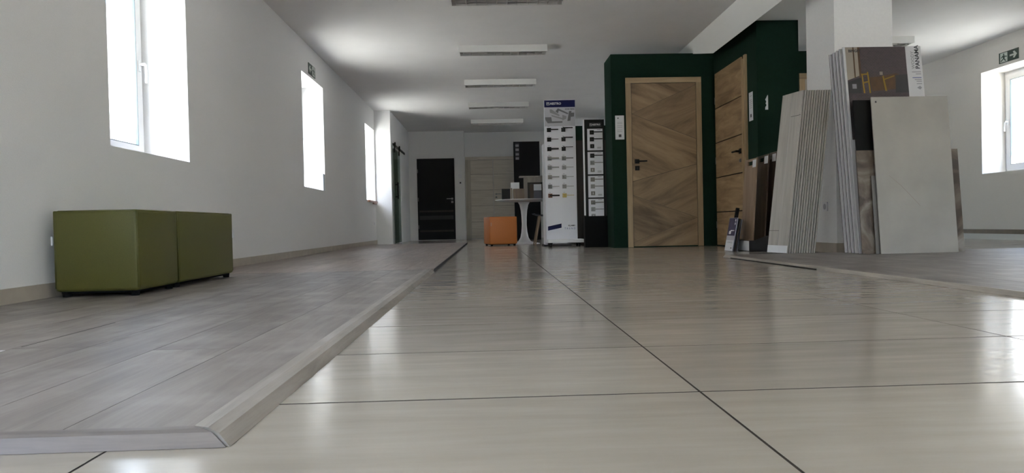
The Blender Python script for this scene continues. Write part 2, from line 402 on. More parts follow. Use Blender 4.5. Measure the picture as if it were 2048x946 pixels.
# ------------------------------------------------------------------ windows
def window(n, side, y0, y1, z0, z1):
    s = -1 if side == 'l' else 1
    xin = (XL - 0.30) if side == 'l' else (XR + 0.30)               # inner face of the frame
    w = sempty('window_%d' % n, (xin, (y0 + y1) / 2, z0))
    def B(a, b, c, d, e, f):                                        # a,b measured outward from the inner face
        xs = sorted((s * a, s * b)); return (xs[0], xs[1], c, d, e, f)
    hy = (y1 - y0) / 2; H = z1 - z0
    f = MB(); t = 0.055
    for q in ((0.0, 0.07, -hy, -hy + t, 0, H), (0.0, 0.07, hy - t, hy, 0, H), (0.0, 0.07, -hy + t, hy - t, 0, t), (0.0, 0.07, -hy + t, hy - t, H - t, H)): f.box(*B(*q))
    obj('window_frame', f, 'pvc', w)
    g = MB(); a, c = -hy + 0.035, hy - 0.035; e, h = 0.035, H - 0.035; t = 0.068
    for q in ((-0.018, 0.05, a, a + t, e, h), (-0.018, 0.05, c - t, c, e, h), (-0.018, 0.05, a + t, c - t, e, e + t), (-0.018, 0.05, a + t, c - t, h - t, h)): g.box(*B(*q))
    sash = obj('window_sash', g, 'pvc', w)
    k = MB(); t2 = t + 0.006
    for q in ((-0.0185, 0.0, a + t, a + t2, e + t, h - t), (-0.0185, 0.0, c - t2, c - t, e + t, h - t), (-0.0185, 0.0, a + t2, c - t2, e + t, e + t2), (-0.0185, 0.0, a + t2, c - t2, h - t2, h - t)): k.box(*B(*q))
    obj('gasket', k, 'gasket', sash)
    obj('pane', MB().box(*B(0.012, 0.016, a + t2, c - t2, e + t2, h - t2)), 'window_glass', w)
    hd = MB().box(*B(-0.026, -0.018, c - 0.049, c - 0.021, H/2 - 0.035, H/2 + 0.035))
    obj('handle_plate', hd, 'pvc', w)
    lv = MB().tube([(s * -0.02, c - 0.035, H/2 + 0.01), (s * -0.055, c - 0.035, H/2 + 0.012), (s * -0.062, c - 0.033, H/2), (s * -0.062, c - 0.028, H/2 - 0.06), (s * -0.058, c - 0.024, H/2 - 0.11)], 0.0095, 8)
    obj('handle', lv, 'pvc', w, smooth=True)
    pd = bpy.data.lights.new('sky_portal', 'AREA'); pd.shape = 'RECTANGLE'; pd.size = y1 - y0; pd.size_y = H; pd.cycles.is_portal = True
    p = bpy.data.objects.new('sky_portal', pd); C.objects.link(p)
    p.location = (xin + s * 0.10, (y0 + y1) / 2, (z0 + z1) / 2)
    p.rotation_euler = Vector((-s, 0, 0)).to_track_quat('-Z', 'Y').to_euler()
for i, (a, b) in enumerate(LW): window(i + 1, 'l', a, b, ZS, ZT)
for i, (a, b) in enumerate(RW): window(i + 6, 'r', a, b, ZSR, ZT)
# unseen glazing, added as fill light behind the camera and the green walls
def fill_glazing(n, x0, x1, y, z0, z1, k, sgn):
    sf = sempty('window_%d' % n, ((x0 + x1) / 2, y, z0)); w = (x1 - x0) / 2; h = z1 - z0
    m = MB().box(-w, w, -0.03, 0.03, 0, 0.06).box(-w, w, -0.03, 0.03, h - 0.06, h)
    st_ = (2 * w - 0.06) / k
    for i in range(k + 1): x = -w + st_ * i; m.box(x, x + 0.06, -0.03, 0.03, 0.06, h - 0.06)
    obj('window_frame', m, 'pvc', sf)
    for i in range(k): x = -w + st_ * i; obj('pane', bx(x + 0.06, x + st_, -0.003, 0.003, 0.06, h - 0.06), 'window_glass', sf)
    pd = bpy.data.lights.new('sky_portal', 'AREA'); pd.shape = 'RECTANGLE'; pd.size = 2 * w; pd.size_y = h; pd.cycles.is_portal = True
    p = bpy.data.objects.new('sky_portal', pd); C.objects.link(p); p.location = ((x0 + x1) / 2, y - sgn * 0.05, (z0 + z1) / 2)
    p.rotation_euler = Vector((0, sgn, 0)).to_track_quat('-Z', 'Z').to_euler()
fill_glazing(11, 0.55, 3.55, YF - 0.15, 0.80, 2.10, 3, 1)
fill_glazing(12, 3.40, 5.80, 15.65, 0.20, 2.10, 2, -1)  # hidden opening in the back wall, added to brighten the far end

# ------------------------------------------------------------------ doors
def lever(parent, loc, m, sub='lever', side=1, rose=0.052, length=0.11, face='y', thick=0.016, rise=0.0, rm=None):
    """square rosette and a lever; face 'y' looks to -y, face 'x' looks to -x"""
    R = None if face == 'y' else (0, 0, -PI / 2)
    h = rose / 2
    o = obj('handle', MB().box(-h, h, -0.010, 0.0, -h, h), rm or m, parent, loc, R)
    b = MB().box(-0.009, 0.009, -0.045, -0.010, rise - 0.009, rise + 0.009)
    xs = sorted((-0.009 * side, length * side))
    b.box(xs[0], xs[1], -0.056, -0.043, rise - thick / 2, rise + thick / 2)
    obj(sub, b, m, o)
    return o
def rosette(parent, loc, m, rose=0.05, face='y', hole='ink'):
    R = None if face == 'y' else (0, 0, -PI / 2)
    o = obj('key_rosette', MB().box(-rose/2, rose/2, -0.010, 0, -rose/2, rose/2), m, parent, loc, R)
    obj('keyhole', MB().box(-0.004, 0.004, -0.011, -0.0095, -0.012, 0.012), hole, o)
    return o

# door 1: chevron oak door in the green wall
d1 = sempty('door_1', (2.106, 8.15, 0))
fx = 0.451
obj('frame_side', bx(-fx, -fx + 0.062, -0.022, 0.0, 0.004, 1.945), 'oak_frame', d1)
obj('frame_side', bx(fx - 0.062, fx, -0.022, 0.0, 0.004, 1.945), 'oak_frame', d1)
obj('frame_head', bx(-fx, fx, -0.022, 0.0, 1.946, 2.008), 'oak_frame_x', d1)
lx, lz0, lz1 = 0.386, 0.012, 1.941
obj('leaf', bx(-lx, lx, -0.008, 0.0, lz0, lz1), 'dark_walnut', d1)
def fr(t): return lz1 - (lz1 - lz0) * t
zL = [0.0, 0.20, 0.63, 0.985]; zR = [0.0, 0.01, 0.425, 0.845, 1.0]
polys = [([(-lx, fr(0)), (lx, fr(0)), (lx, fr(.012)), (-lx, fr(.185))], 'oak_up'),
         ([(-lx, fr(.185)), (lx, fr(.012)), (lx, fr(.345))], 'oak_down'),
         ([(-lx, fr(.185)), (lx, fr(.345)), (lx, fr(.50)), (-lx, fr(.60))], 'oak_up'),
         ([(-lx, fr(.60)), (lx, fr(.50)), (lx, fr(.83)), (-lx, fr(.685))], 'oak_down'),
         ([(-lx, fr(.685)), (lx, fr(.83)), (-lx, fr(.975))], 'oak_up'),
         ([(-lx, fr(.975)), (lx, fr(.83)), (lx, fr(1)), (-lx, fr(1))], 'oak_down')]
for p, m in polys:
    cx = sum(q[0] for q in p) / len(p); cz = sum(q[1] for q in p) / len(p)
    pts = []
    for q in p:
        d = math.hypot(q[0] - cx, q[1] - cz); s = 1 - 0.004 / d
        pts.append((cx + (q[0] - cx) * s, cz + (q[1] - cz) * s))
    obj('veneer_panel', MB().prism(pts, 'y', -0.014, -0.007), m, d1)
lever(d1, (-0.33, -0.014, 1.02), 'black')
rosette(d1, (-0.33, -0.014, 0.94), 'black')

# door 2: oak door with dark grooves on the side of the green pier
d2 = sempty('door_2', (2.719, 7.575, 0))
def leafx(name, y0, y1, z0, z1, t0, t1, m, parent): return obj(name, bx(-t1, -t0, y0, y1, z0, z1), m, parent)
leafx('leaf', -0.385, 0.455, 0.008, 2.02, 0.0, 0.018, 'black_matte', d2)
zs = [0.010, 0.398, 0.800, 1.205, 1.605, 2.018]
for i in range(5): leafx('panel', -0.385, 0.455, zs[i] + 0.006, zs[i + 1] - 0.006, 0.017, 0.032, 'oak_side', d2)
leafx('frame_side', -0.470, -0.420, 0.004, 2.02, 0, 0.022, 'oak_frame', d2)
leafx('frame_rebate', -0.418, -0.388, 0.004, 1.985, 0, 0.034, 'oak_frame', d2)
for z in (0.25, 1.0, 1.70): leafx('hinge', 0.456, 0.466, z - 0.04, z + 0.04, 0.005, 0.035, 'steel', d2)
lever(d2, (-0.032, -0.335, 1.03), 'black', face='x', side=-1, length=0.12)
rosette(d2, (-0.032, -0.335, 0.93), 'steel', face='x', rose=0.035)

# door 3: black door in the back wall
d3 = sempty('door_3', (-1.13, 15.2, 0))
obj('leaf', bx(-0.408, 0.408, -0.03, -0.001, 0.012, 1.79), 'near_black_laminate', d3)
for z0, z1 in ((0.62, 0.655), (0.455, 0.54), (0.185, 0.225)):
    obj('inlay', bx(-0.37, 0.37, -0.033, -0.029, z0, z1), 'dark_walnut' if z0 != 0.455 else 'dark_grey', d3)
for z in (1.52, 0.90, 0.30): obj('hinge', bx(-0.400, -0.385, -0.042, -0.029, z - 0.04, z + 0.04), 'dull_steel', d3)
lever(d3, (0.35, -0.03, 0.905), 'steel', side=-1, length=0.12, rose=0.04)
rosette(d3, (0.35, -0.03, 0.835), 'steel', rose=0.045)

# door 4: pale double door
d4 = sempty('door_4', (0.13, 15.5, 0))
obj('frame_side', bx(-0.62, -0.51, -0.03, -0.001, 0.0, 1.775), 'light_door_v', d4)
obj('frame_side', bx(0.51, 0.62, -0.03, -0.001, 0.0, 1.775), 'light_door_v', d4)
obj('frame_head', bx(-0.62, 0.62, -0.03, -0.001, 1.776, 1.84), 'light_door', d4)
for s0, s1 in ((-0.508, -0.004), (0.004, 0.508)):
    lf = obj('leaf', bx(s0, s1, -0.016, -0.001, 0.01, 1.772), 'sample_pale', d4)
    zz = [0.012, 0.385, 0.745, 1.095, 1.445, 1.770]
    for i in range(5): obj('panel', bx(s0 + 0.004, s1 - 0.004, -0.024, -0.015, zz[i] + 0.005, zz[i + 1] - 0.005), 'light_door', lf)
lever(d4, (0.06, -0.024, 1.00), 'steel', length=0.11, rose=0.035)
rosette(d4, (0.06, -0.024, 0.93), 'steel', rose=0.04)

# door 5: far right oak frame beside the column, door 6: walnut door on the rear green wall
d5 = sempty('door_5', (4.0, 8.15, 0))
obj('frame_side', bx(-0.262, -0.195, -0.03, -0.001, 0.0, 1.962), 'oak_frame', d5)
obj('frame_head', bx(-0.262, 0.28, -0.03, -0.001, 1.963, 2.03), 'oak_frame_x', d5)
obj('leaf', bx(-0.193, 0.28, -0.018, -0.001, 0.01, 1.960), 'light_door_v', d5)
d6 = sempty('door_6', (2.05, 13.8, 0))
obj('leaf', bx(-0.40, 0.40, -0.035, -0.001, 0.01, 1.96), 'dark_walnut', d6)
obj('frame_side', bx(-0.44, -0.402, -0.05, -0.001, 0.0, 1.99), 'dark_walnut', d6)
# door 7: sliding glass door on a black rail
d7 = sempty('door_7', (XA, 13.0, 0))
obj('pane', bx(0.030, 0.040, -0.50, 0.34, 0.02, 1.73), 'sliding_glass', d7)
obj('rail', bx(0.030, 0.045, -0.55, 1.15, 1.775, 1.815), 'black', d7)
for y in (-0.42, 0.20):
    w = MB().tube([(0.046, y, 1.80), (0.066, y, 1.80)], 0.045, 16); w.box(0.040, 0.056, y - 0.02, y + 0.02, 1.66, 1.80)
    obj('roller', w, 'black', d7)
obj('pull_bar', MB().tube([(0.085, -0.36, 0.82), (0.085, -0.36, 1.12)], 0.014, 10).box(0.04, 0.09, -0.37, -0.35, 0.85, 0.87).box(0.04, 0.09, -0.37, -0.35, 1.07, 1.09), 'black', d7)
struct(obj('unlit_recess', bx(XL + 0.002, XL + 0.02, 12.62, 13.32, 0, 1.74), 'dark_grey'))  # dark sheet painted in for the unlit space behind the glass door

# ------------------------------------------------------------------ display floors
def display_floor(name, label, x0, x1, y0, y1, m, pw=0.192, pl=1.28, slit=None):
    t = thing(name, label, 'display floor', (x0, y0, 0))
    obj('underlay', bx(0.004, x1 - x0 - 0.012, 0.006, y1 - y0 - 0.002, 0.0006, 0.008), 'dark_gap', t)
    cache = {}
    n = int(math.ceil((x1 - x0) / pw - 1e-6))
    for i in range(n):
        b = (x1 - x0) - i * pw; a = max(0.0, b - pw)
        off = (i * 0.47) % 1.0 * pl
        ys = -off
        while ys < y1 - y0 - 1e-4:
            p0, p1 = max(0, ys), min(y1 - y0, ys + pl)
            ys += pl
            if p1 - p0 < 0.03: continue
            key = (round(b - a, 3), round(p1 - p0, 3))
            if key not in cache:
                cache[key] = MB().box(0.0008, b - a - 0.0008, 0.0008, p1 - p0 - 0.0008, 0.008, LAM).mesh('plank', m)
            put('plank', cache[key], t, (a, p0, 0))
    return t
t = display_floor('laminate_floor', 'grey worn laminate display floor in the left foreground under the green ottomans', XL + 0.013, -0.430, 1.005, 4.60, 'plank_grey')
# bevelled edge profile with mitred corner
side = MB().prism([(-0.430, LAM - 0.002), (-0.430, LAM + 0.003), (-0.405, LAM + 0.004), (-0.385, LAM - 0.001), (-0.366, 0.0006), (-0.430, 0.0006)], 'y', 0, 3.58)
for v in side.bm.verts:
    if v.co.y < 0.5: v.co.y = 1.005 - (v.co.x + 0.430) * 0.60
    else: v.co.y = 4.598
    v.co.x -= XL + 0.013; v.co.y -= 1.005
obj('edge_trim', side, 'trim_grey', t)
fr_ = MB().prism([(1.005, LAM - 0.002), (1.005, LAM + 0.003), (0.990, LAM + 0.003), (0.980, LAM), (0.964, 0.0006), (1.005, 0.0006)], 'x', -1.985, 0)
for v in fr_.bm.verts:
    if v.co.x > -1: v.co.x = -0.4355 + (1.005 - v.co.y) / 0.60 * 0.96
    v.co.x -= XL + 0.013; v.co.y -= 1.005
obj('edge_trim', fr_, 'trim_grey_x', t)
obj('dark_slit', bx(0.796, 0.799, 0.78, 1.22, LAM + 0.0001, LAM + 0.0005), 'dark_gap', t)
t = display_floor('laminate_floor', 'brownish laminate display floor along the left wall running back to the alcove', XL + 0.013, -0.372, 4.606, 11.80, 'plank_brown')
obj('edge_trim', bx(1.616, 1.624, 0, 7.194, 0.0006, LAM + 0.001), 'dark_grey', t)
t = display_floor('laminate_floor', 'pale grey laminate display floor under the boards by the white column', 1.93, XR - 0.032, 0.9, 5.56, 'plank_grey')
obj('edge_trim', MB().prism([(-0.026, 0.0006), (0.0, 0.0006), (0.0, LAM + 0.001), (-0.010, LAM + 0.001)], 'y', 0, 4.66), 'trim_grey', t)
obj('edge_strip', bx(-0.040, -0.028, 3.05, 4.45, 0.0006, 0.006), 'black', t)

# ------------------------------------------------------------------ ceiling lights
def ceiling_light(label, xc, y0):
    t = thing('ceiling_light', label, 'ceiling light', (xc, y0, ZC), group='louvred strip lights on the ceiling')
    w, d, h = 0.515, 0.20, 0.078
    hb = MB(); e = 0.012
    hb.box(-w, w, 0, e, -h, 0).box(-w, w, d - e, d, -h, 0).box(-w, -w + e, e, d - e, -h, 0).box(w - e, w, e, d - e, -h, 0).box(-w + e, w - e, e, d - e, -0.012, 0)
    obj('housing', hb, 'lamp_housing', t)
    for yy in (0.065, 0.135): obj('tube', MB().tube([(-w + 0.03, yy, -0.036), (w - 0.03, yy, -0.036)], 0.013, 10), 'white_lacquer', t, smooth=True)
    obj('louvre_rail', bx(-w + e, w - e, d / 2 - 0.003, d / 2 + 0.003, -h + 0.002, -0.05), 'reflector', t)
    for q in (0.014, d - 0.018): obj('louvre_rail', bx(-w + e, w - e, q, q + 0.004, -h - 0.002, -0.045), 'reflector', t)
    me = bx(-0.0025, 0.0025, 0.018, d - 0.018, -h + 0.001, -0.05).mesh('louvre_blade', 'reflector')
    for i in range(11): put('louvre_blade', me, t, (-w + 0.05 + i * (2 * w - 0.10) / 10, 0, 0))
    return t
names = ['nearest strip light, cut by the top edge of the photo', 'second strip light from the front in the central ceiling row',
         'third strip light from the front in the central ceiling row', 'fourth strip light from the front in the central ceiling row', 'farthest strip light in the central ceiling row, near the back wall']
for lb, y in zip(names, (6.16, 8.03, 9.905, 11.75, 13.62)): ceiling_light(lb, 0.215, y)
ceiling_light('strip light on the right ceiling, half hidden behind the white column', 4.475, 7.88)

# ------------------------------------------------------------------ ottomans
def ottoman(name, label, loc, sx, sy, h, m, rotz=0, tagpos=None, group=None):
    t = thing(name, label, 'ottoman', loc, (0, 0, rotz), group)
    b = bmesh.new()
    mb = MB(); mb.box(-sx/2, sx/2, -sy/2, sy/2, 0.024, h)
    mb.bevel(0.018, 3)
    obj('body', mb, m, t, smooth=True)
    pp = MB(); r = 0.004; q = 0.006
    x, y, z = sx/2 - q, sy/2 - q, h - q
    for a in ((-x, -y), (x, -y), (x, y), (-x, y)):
        pp.tube([(a[0], a[1], 0.04), (a[0], a[1], z)], r, 6)
    for k in range(4):
        a = ((-x, -y), (x, -y), (x, y), (-x, y))[k]; c = ((x, -y), (x, y), (-x, y), (-x, -y))[k]
        pp.tube([(a[0], a[1], z), (c[0], c[1], z)], r, 6)
    obj('piping', pp, m, t, smooth=True)
    obj('base_panel', bx(-sx/2 + 0.02, sx/2 - 0.02, -sy/2 + 0.02, sy/2 - 0.02, 0.016, 0.030), 'black_matte', t)
    for a in (-1, 1):
        for c in (-1, 1):
            obj('foot', MB().lathe([(0, 0), (0.017, 0), (0.02, 0.03), (0, 0.03)], 12, (a * (sx/2 - 0.035), c * (sy/2 - 0.035))), 'black_matte', t)
    if tagpos:
        obj('tag', bx(*tagpos), 'white_card' if m != 'orange_leather' else 'cream_print', t)
    return t
ottoman('ottoman', 'square green leather ottoman standing nearest at the left wall', (-1.762, 3.352, LAM), 0.374, 0.398, 0.391, 'green_leather', tagpos=(-0.194, -0.187, -0.201, -0.196, 0.235, 0.275), group='green leather ottomans')
ottoman('ottoman', 'longer green leather ottoman pushed behind the square one', (-1.768, 3.952, LAM), 0.370, 0.752, 0.392, 'green_leather', tagpos=(0.184, 0.1905, 0.366, 0.382, 0.24, 0.29), group='green leather ottomans')
ottoman('ottoman', 'orange leather cube ottoman beside the round white table', (0.172, 10.22, 0), 0.41, 0.41, 0.425, 'orange_leather', rotz=0.22, tagpos=(-0.187, -0.180, -0.210, -0.204, 0.29, 0.34))

# ------------------------------------------------------------------ display stands
def handle_piece(parent, x, y, z, m, kind, rm=None):
    rise = {'mid': 0.0, 'top': 0.020, 'thin': 0.0, 'thick': 0.0, 'thintop': 0.02}[kind]
    th = {'mid': 0.013, 'top': 0.013, 'thin': 0.006, 'thick': 0.020, 'thintop': 0.007}[kind]
    return lever(parent, (x, y, z), m, rise=rise, thick=th, length=0.118, rose=0.053, rm=rm)
st = thing('handle_display_stand', 'tall white display stand with rows of door handles and a blue header', 'display stand', (0.96, 9.0, 0))
xl, xr = -0.203, 0.203
obj('panel', bx(xl, xr, 0, 0.045, 0.10, 1.917), 'white_panel', st)
obj('base_plate', bx(xl + 0.012, 0.278, -0.10, 0.22, 0.056, 0.098), 'white_lacquer', st)
for x, y in ((-0.155, -0.06), (0.215, -0.06), (-0.155, 0.18), (0.215, 0.18)):
    ca = obj('caster', MB().tube([(x - 0.012, y, 0.026), (x + 0.012, y, 0.026)], 0.026, 16), 'black', st)
    obj('caster_fork', bx(x - 0.020, x + 0.020, y - 0.018, y + 0.018, 0.040, 0.056), 'black', ca)
hdr = obj('header', bx(xl + 0.004, xr - 0.001, -0.004, 0.0, 1.822, 1.912), 'navy', st)
tr = (PI / 2, 0, 0)
text('lettering', 'AESTRO', 0.040, 'white_card', hdr, (-0.125, -0.0045, 1.868), tr, bold=0.001)
bb = MB()
for q in ((-0.170, -0.132, 1.850, 1.8535), (-0.170, -0.132, 1.8825, 1.886), (-0.170, -0.1665, 1.8535, 1.8825), (-0.1355, -0.132, 1.8535, 1.8825)): bb.box(q[0], q[1], -0.005, -0.004, q[2], q[3])
obj('emblem', bb, 'white_card', hdr)
text('lettering', 'M', 0.030, 'white_card', hdr, (-0.151, -0.0045, 1.868), tr, 'CENTER')
pic = obj('print', bx(xl + 0.004, xr - 0.001, -0.002, 0.0, 1.575, 1.822), 'print_grey', st)
def poly_print(parent, pts, m, y=-0.003, name='print_shape'):
    return obj(name, MB().prism(pts, 'y', y, y + 0.0012), m, parent)
def zz_(px, pz):   # picture area in fractions
    return (xl + 0.004 + 0.402 * px, 1.822 - 0.247 * pz)
shapes = [([(.02,.52),(.22,.52),(.24,.74),(.58,.74),(.58,.82),(.10,.84),(.03,.66)], 'print_steel'),
          ([(.36,.22),(.44,.06),(.78,.32),(.75,.38),(.47,.18),(.44,.32)], 'print_steel'),
          ([(.17,.12),(.22,.10),(.50,.42),(.47,.47),(.18,.28)], 'print_steel_light'),
          ([(.22,.40),(.60,.58),(.60,.66),(.24,.48)], 'print_steel_light'),
          ([(.58,.40),(.72,.48),(.70,.62),(.58,.70)], 'print_steel_light'),
          ([(.80,.22),(.88,.20),(.84,.72),(.74,.74)], 'print_steel'),
          ([(.86,.30),(.97,.30),(.96,.50),(.86,.52)], 'print_steel')]
for i, (p, m) in enumerate(shapes): poly_print(pic, [zz_(*q) for q in p], m, -0.0032 - 0.0003 * i)
text('lettering', 'DOOR TREND', 0.019, 'ink', pic, (0.195, -0.0025, 1.795), tr, 'RIGHT', 0.0006)
rows = [1.527, 1.403, 1.278, 1.155, 1.037, 0.913, 0.789, 0.671]
spec_l = [('black','mid'),('black','thin'),('black','thick'),('dull_steel','thick'),('print_steel','mid'),('print_steel','mid'),('dull_steel','thin'),('black','thick')]
spec_r = [('black','top'),('black','top'),('black','thintop'),('print_steel','mid'),('steel','thin'),('steel','thin'),('steel','thin'),('brass','thin')]
rms_l = [None,None,None,'print_steel','print_steel','dull_steel','print_steel','bronze']
for i, z in enumerate(rows):
    handle_piece(st, -0.145, 0.0, z, spec_l[i][0], spec_l[i][1], rms_l[i])
    handle_piece(st, 0.043, 0.0, z, spec_r[i][0], spec_r[i][1])
    for x in (-0.150, 0.038): obj('caption', bx(x - 0.012, x + 0.014, -0.0012, 0, z + 0.040, z + 0.045), 'grey_ink', st)
obj('logo_bar', MB().prism([(-0.183, 0.215), (-0.183, 0.270), (-0.005, 0.305), (-0.005, 0.250)], 'y', -0.002, 0.0), 'navy', st)
text('lettering', 'KLAMKI', 0.026, 'ink', st, (0.175, -0.0005, 0.275), tr, 'RIGHT', 0.0008)
text('lettering', 'T R E N D', 0.034, 'blue_ink', st, (0.180, -0.0005, 0.238), tr, 'RIGHT')

# white side panel of a second rack just behind it
rk = thing('sample_rack', 'narrow pale rack panel standing just behind the tall white handle stand', 'display rack', (0.80, 9.45, 0))
obj('side_panel', bx(-0.028, 0.0, -0.05, 0.25, 0.02, 1.40), 'white_lacquer', rk)
obj('back_panel', bx(0.0, 0.30, 0.20, 0.22, 0.02, 1.40), 'white_lacquer', rk)
obj('foot_bar', bx(-0.05, 0.32, -0.12, 0.30, 0.0, 0.02), 'dark_grey', rk)

bs = thing('handle_display_stand', 'slim black display stand with four white handle panels beside the green wall', 'display stand', (1.343, 8.60, 0))
obj('body', bx(-0.122, 0.128, 0, 0.07, 0.0, 1.595), 'black', bs)
obj('side_strip', bx(-0.134, -0.122, -0.004, 0.07, 0.40, 1.595), 'white_lacquer', bs)
obj('base', bx(-0.140, 0.152, -0.03, 0.10, 0.0, 0.39), 'black_matte', bs)
pl = obj('name_plate', bx(-0.058, 0.092, -0.003, 0.0, 1.502, 1.556), 'dark_grey', bs)
text('lettering', 'AESTRO', 0.028, 'white_card', pl, (-0.023, -0.0035, 1.529), tr, bold=0.0008)
bb = MB()
for q in ((-0.053, -0.027, 1.514, 1.5165), (-0.053, -0.027, 1.5415, 1.544), (-0.053, -0.0505, 1.5165, 1.5415), (-0.0295, -0.027, 1.5165, 1.5415)): bb.box(q[0], q[1], -0.004, -0.003, q[2], q[3])
obj('emblem', bb, 'white_card', pl)
text('lettering', 'M', 0.021, 'white_card', pl, (-0.040, -0.0035, 1.529), tr, 'CENTER')
zp = [(1.210, 1.478), (0.912, 1.190), (0.622, 0.892), (0.340, 0.604)]
fin = [('black','black','black'), ('black','steel','dull_steel'), ('dull_steel','steel','dull_steel'), ('dull_steel','print_steel_light','print_steel_light')]
for (z0, z1), f3 in zip(zp, fin):
    p = obj('panel', bx(-0.086, 0.106, -0.006, 0.0, z0, z1), 'white_panel', bs)
    h = z1 - z0
    for j, m in enumerate(f3):
        z = z1 - h * (0.17 + 0.32 * j)
        if j < 2:
            o = lever(p, (-0.030, -0.006, z), m, length=0.125, rose=0.052, thick=0.011)
        else:
            rosette(p, (-0.028, -0.006, z), m, rose=0.050, hole='white_card' if m != 'black' else 'dull_steel')
    for q in (0.05, 0.86, 0.91): obj('caption', bx(0.035, 0.085, -0.0068, -0.006, z1 - h*q - 0.003, z1 - h*q + 0.003), 'grey_ink', p)

# ------------------------------------------------------------------ black door sample, thermostat, notices, sockets, signs
dp = thing('door_sample_panel', 'tall black door panel with a label strip standing behind the round table', 'door panel', (0.775, 13.5, 0))
obj('panel', bx(-0.255, 0.255, 0, 0.04, 0.0, 1.925), 'near_black_laminate', dp)
lb = obj('label_strip', bx(-0.225, -0.140, -0.002, 0, 1.57, 1.90), 'dark_grey', dp)
for z in (1.60, 1.68, 1.77, 1.85): obj('label_print', bx(-0.215, -0.150, -0.0028, -0.002, z - 0.025, z + 0.02), 'grey_ink', lb)
th = thing('thermostat', 'small round white thermostat on the back wall right of the black door', 'thermostat', (-0.600, 15.2, 1.40))
obj('body', MB().tube([(0, 0, 0), (0, -0.02, 0)], 0.045, 20), 'white_lacquer', th)
sw = thing('wall_switch', 'small white switch with a dark centre below the thermostat', 'switch', (-0.595, 15.2, 1.25))
obj('plate', bx(-0.042, 0.042, -0.012, 0, -0.042, 0.042), 'white_lacquer', sw)
obj('button', bx(-0.016, 0.016, -0.015, -0.011, -0.016, 0.016), 'ink', sw)
def socket(label, loc, rotz):
    t = thing('wall_socket', label, 'socket', loc, (0, 0, rotz))
    obj('plate', MB().box(-0.04, 0.04, -0.010, 0, -0.04, 0.04), 'white_lacquer', t)
    obj('insert', MB().tube([(0, -0.011, 0), (0, -0.0095, 0)], 0.026, 20), 'print_grey', t)
    return t
socket('small white socket low on the left wall before the alcove', (XL, 12.15, 0.37), PI / 2)
socket('white wall socket low on the left face of the white column', (CX0, 5.95, 0.40), -PI / 2)
n1 = thing('notice_sheet', 'narrow white notice with a black square, left of the chevron oak door', 'notice', (1.580, 8.15, 1.285))
obj('sheet', bx(-0.053, 0.053, -0.003, 0, 0, 0.283), 'white_card', n1)
obj('print_square', bx(-0.014, 0.018, -0.0038, -0.003, 0.028, 0.060), 'ink', n1)
obj('print_mark', bx(-0.026, -0.012, -0.0038, -0.003, 0.245, 0.258), 'ink', n1)
for z in (0.20, 0.185, 0.16, 0.14, 0.11, 0.09): obj('print_line', bx(-0.03, 0.03, -0.0036, -0.003, z, z + 0.004), 'grey_ink', n1)
n2 = thing('notice_sheet', 'narrow white notice on the green pier beside the grooved oak door', 'notice', (2.719, 7.005, 1.315))
obj('sheet', bx(-0.003, 0, -0.045, 0.055, 0, 0.292), 'white_card', n2)
obj('print_square', bx(-0.0038, -0.003, -0.012, 0.018, 0.035, 0.068), 'ink', n2)
for z in (0.25, 0.21, 0.19, 0.17, 0.15, 0.13): obj('print_line', bx(-0.0036, -0.003, -0.026, 0.032, z, z + 0.004), 'grey_ink', n2)
n3 = tag(obj('paper_scrap', MB().prism([(2.80, 1.50), (2.822, 1.545), (2.828, 1.545), (2.828, 1.40), (2.798, 1.40), (2.80, 1.425), (2.812, 1.445), (2.803, 1.462), (2.81, 1.48)], 'y', 6.844, 6.8468), 'white_card'), 'torn white paper scrap left on the front of the green pier', 'paper scrap')

def exit_sign(label, loc, rotz, arrow_right):
    t = thing('exit_sign', label, 'exit sign', loc, (0, 0, rotz))
    w, h = 0.15, 0.062
    obj('plate', bx(-w, w, -0.006, 0, -h, h), 'sign_green', t)
    s = 1 if arrow_right else -1
    def X(pts): return [(s * a, b) for a, b in pts]
    obj('arrow', MB().prism(X([(0.02, -0.010), (0.085, -0.010), (0.068, -0.034), (0.092, -0.040), (0.130, 0.0), (0.092, 0.040), (0.068, 0.034), (0.085, 0.010), (0.02, 0.010)]), 'y', -0.0072, -0.006), 'sign_white', t)
    d = obj('door_pictogram', MB().prism(X([(-0.128, -0.054), (-0.016, -0.054), (-0.016, 0.054), (-0.128, 0.054)]), 'y', -0.0072, -0.006), 'sign_white', t)
    f = MB()
    f.prism(X([(-0.085, 0.030), (-0.072, 0.050), (-0.060, 0.030), (-0.072, 0.024)]), 'y', -0.0082, -0.0072)
    f.prism(X([(-0.092, 0.022), (-0.062, 0.024), (-0.056, -0.012), (-0.080, -0.014)]), 'y', -0.0083, -0.0072)
    f.prism(X([(-0.064, 0.018), (-0.022, 0.008), (-0.024, -0.002), (-0.064, 0.006)]), 'y', -0.0084, -0.0072)
    f.prism(X([(-0.090, 0.020), (-0.116, 0.002), (-0.110, -0.006), (-0.084, 0.008)]), 'y', -0.0085, -0.0072)
    f.prism(X([(-0.066, -0.010), (-0.036, -0.040), (-0.046, -0.048), (-0.080, -0.014)]), 'y', -0.0086, -0.0072)
    f.prism(X([(-0.080, -0.010), (-0.120, -0.036), (-0.114, -0.046), (-0.070, -0.018)]), 'y', -0.0087, -0.0072)
    obj('figure_pictogram', f, 'sign_green', d)
exit_sign('green running-man exit sign on the left wall above the middle window', (XL, 8.06, 2.13), PI / 2, False)
exit_sign('green exit sign with arrow on the right wall above the window', (XR, 7.84, 2.135), -PI / 2, True)

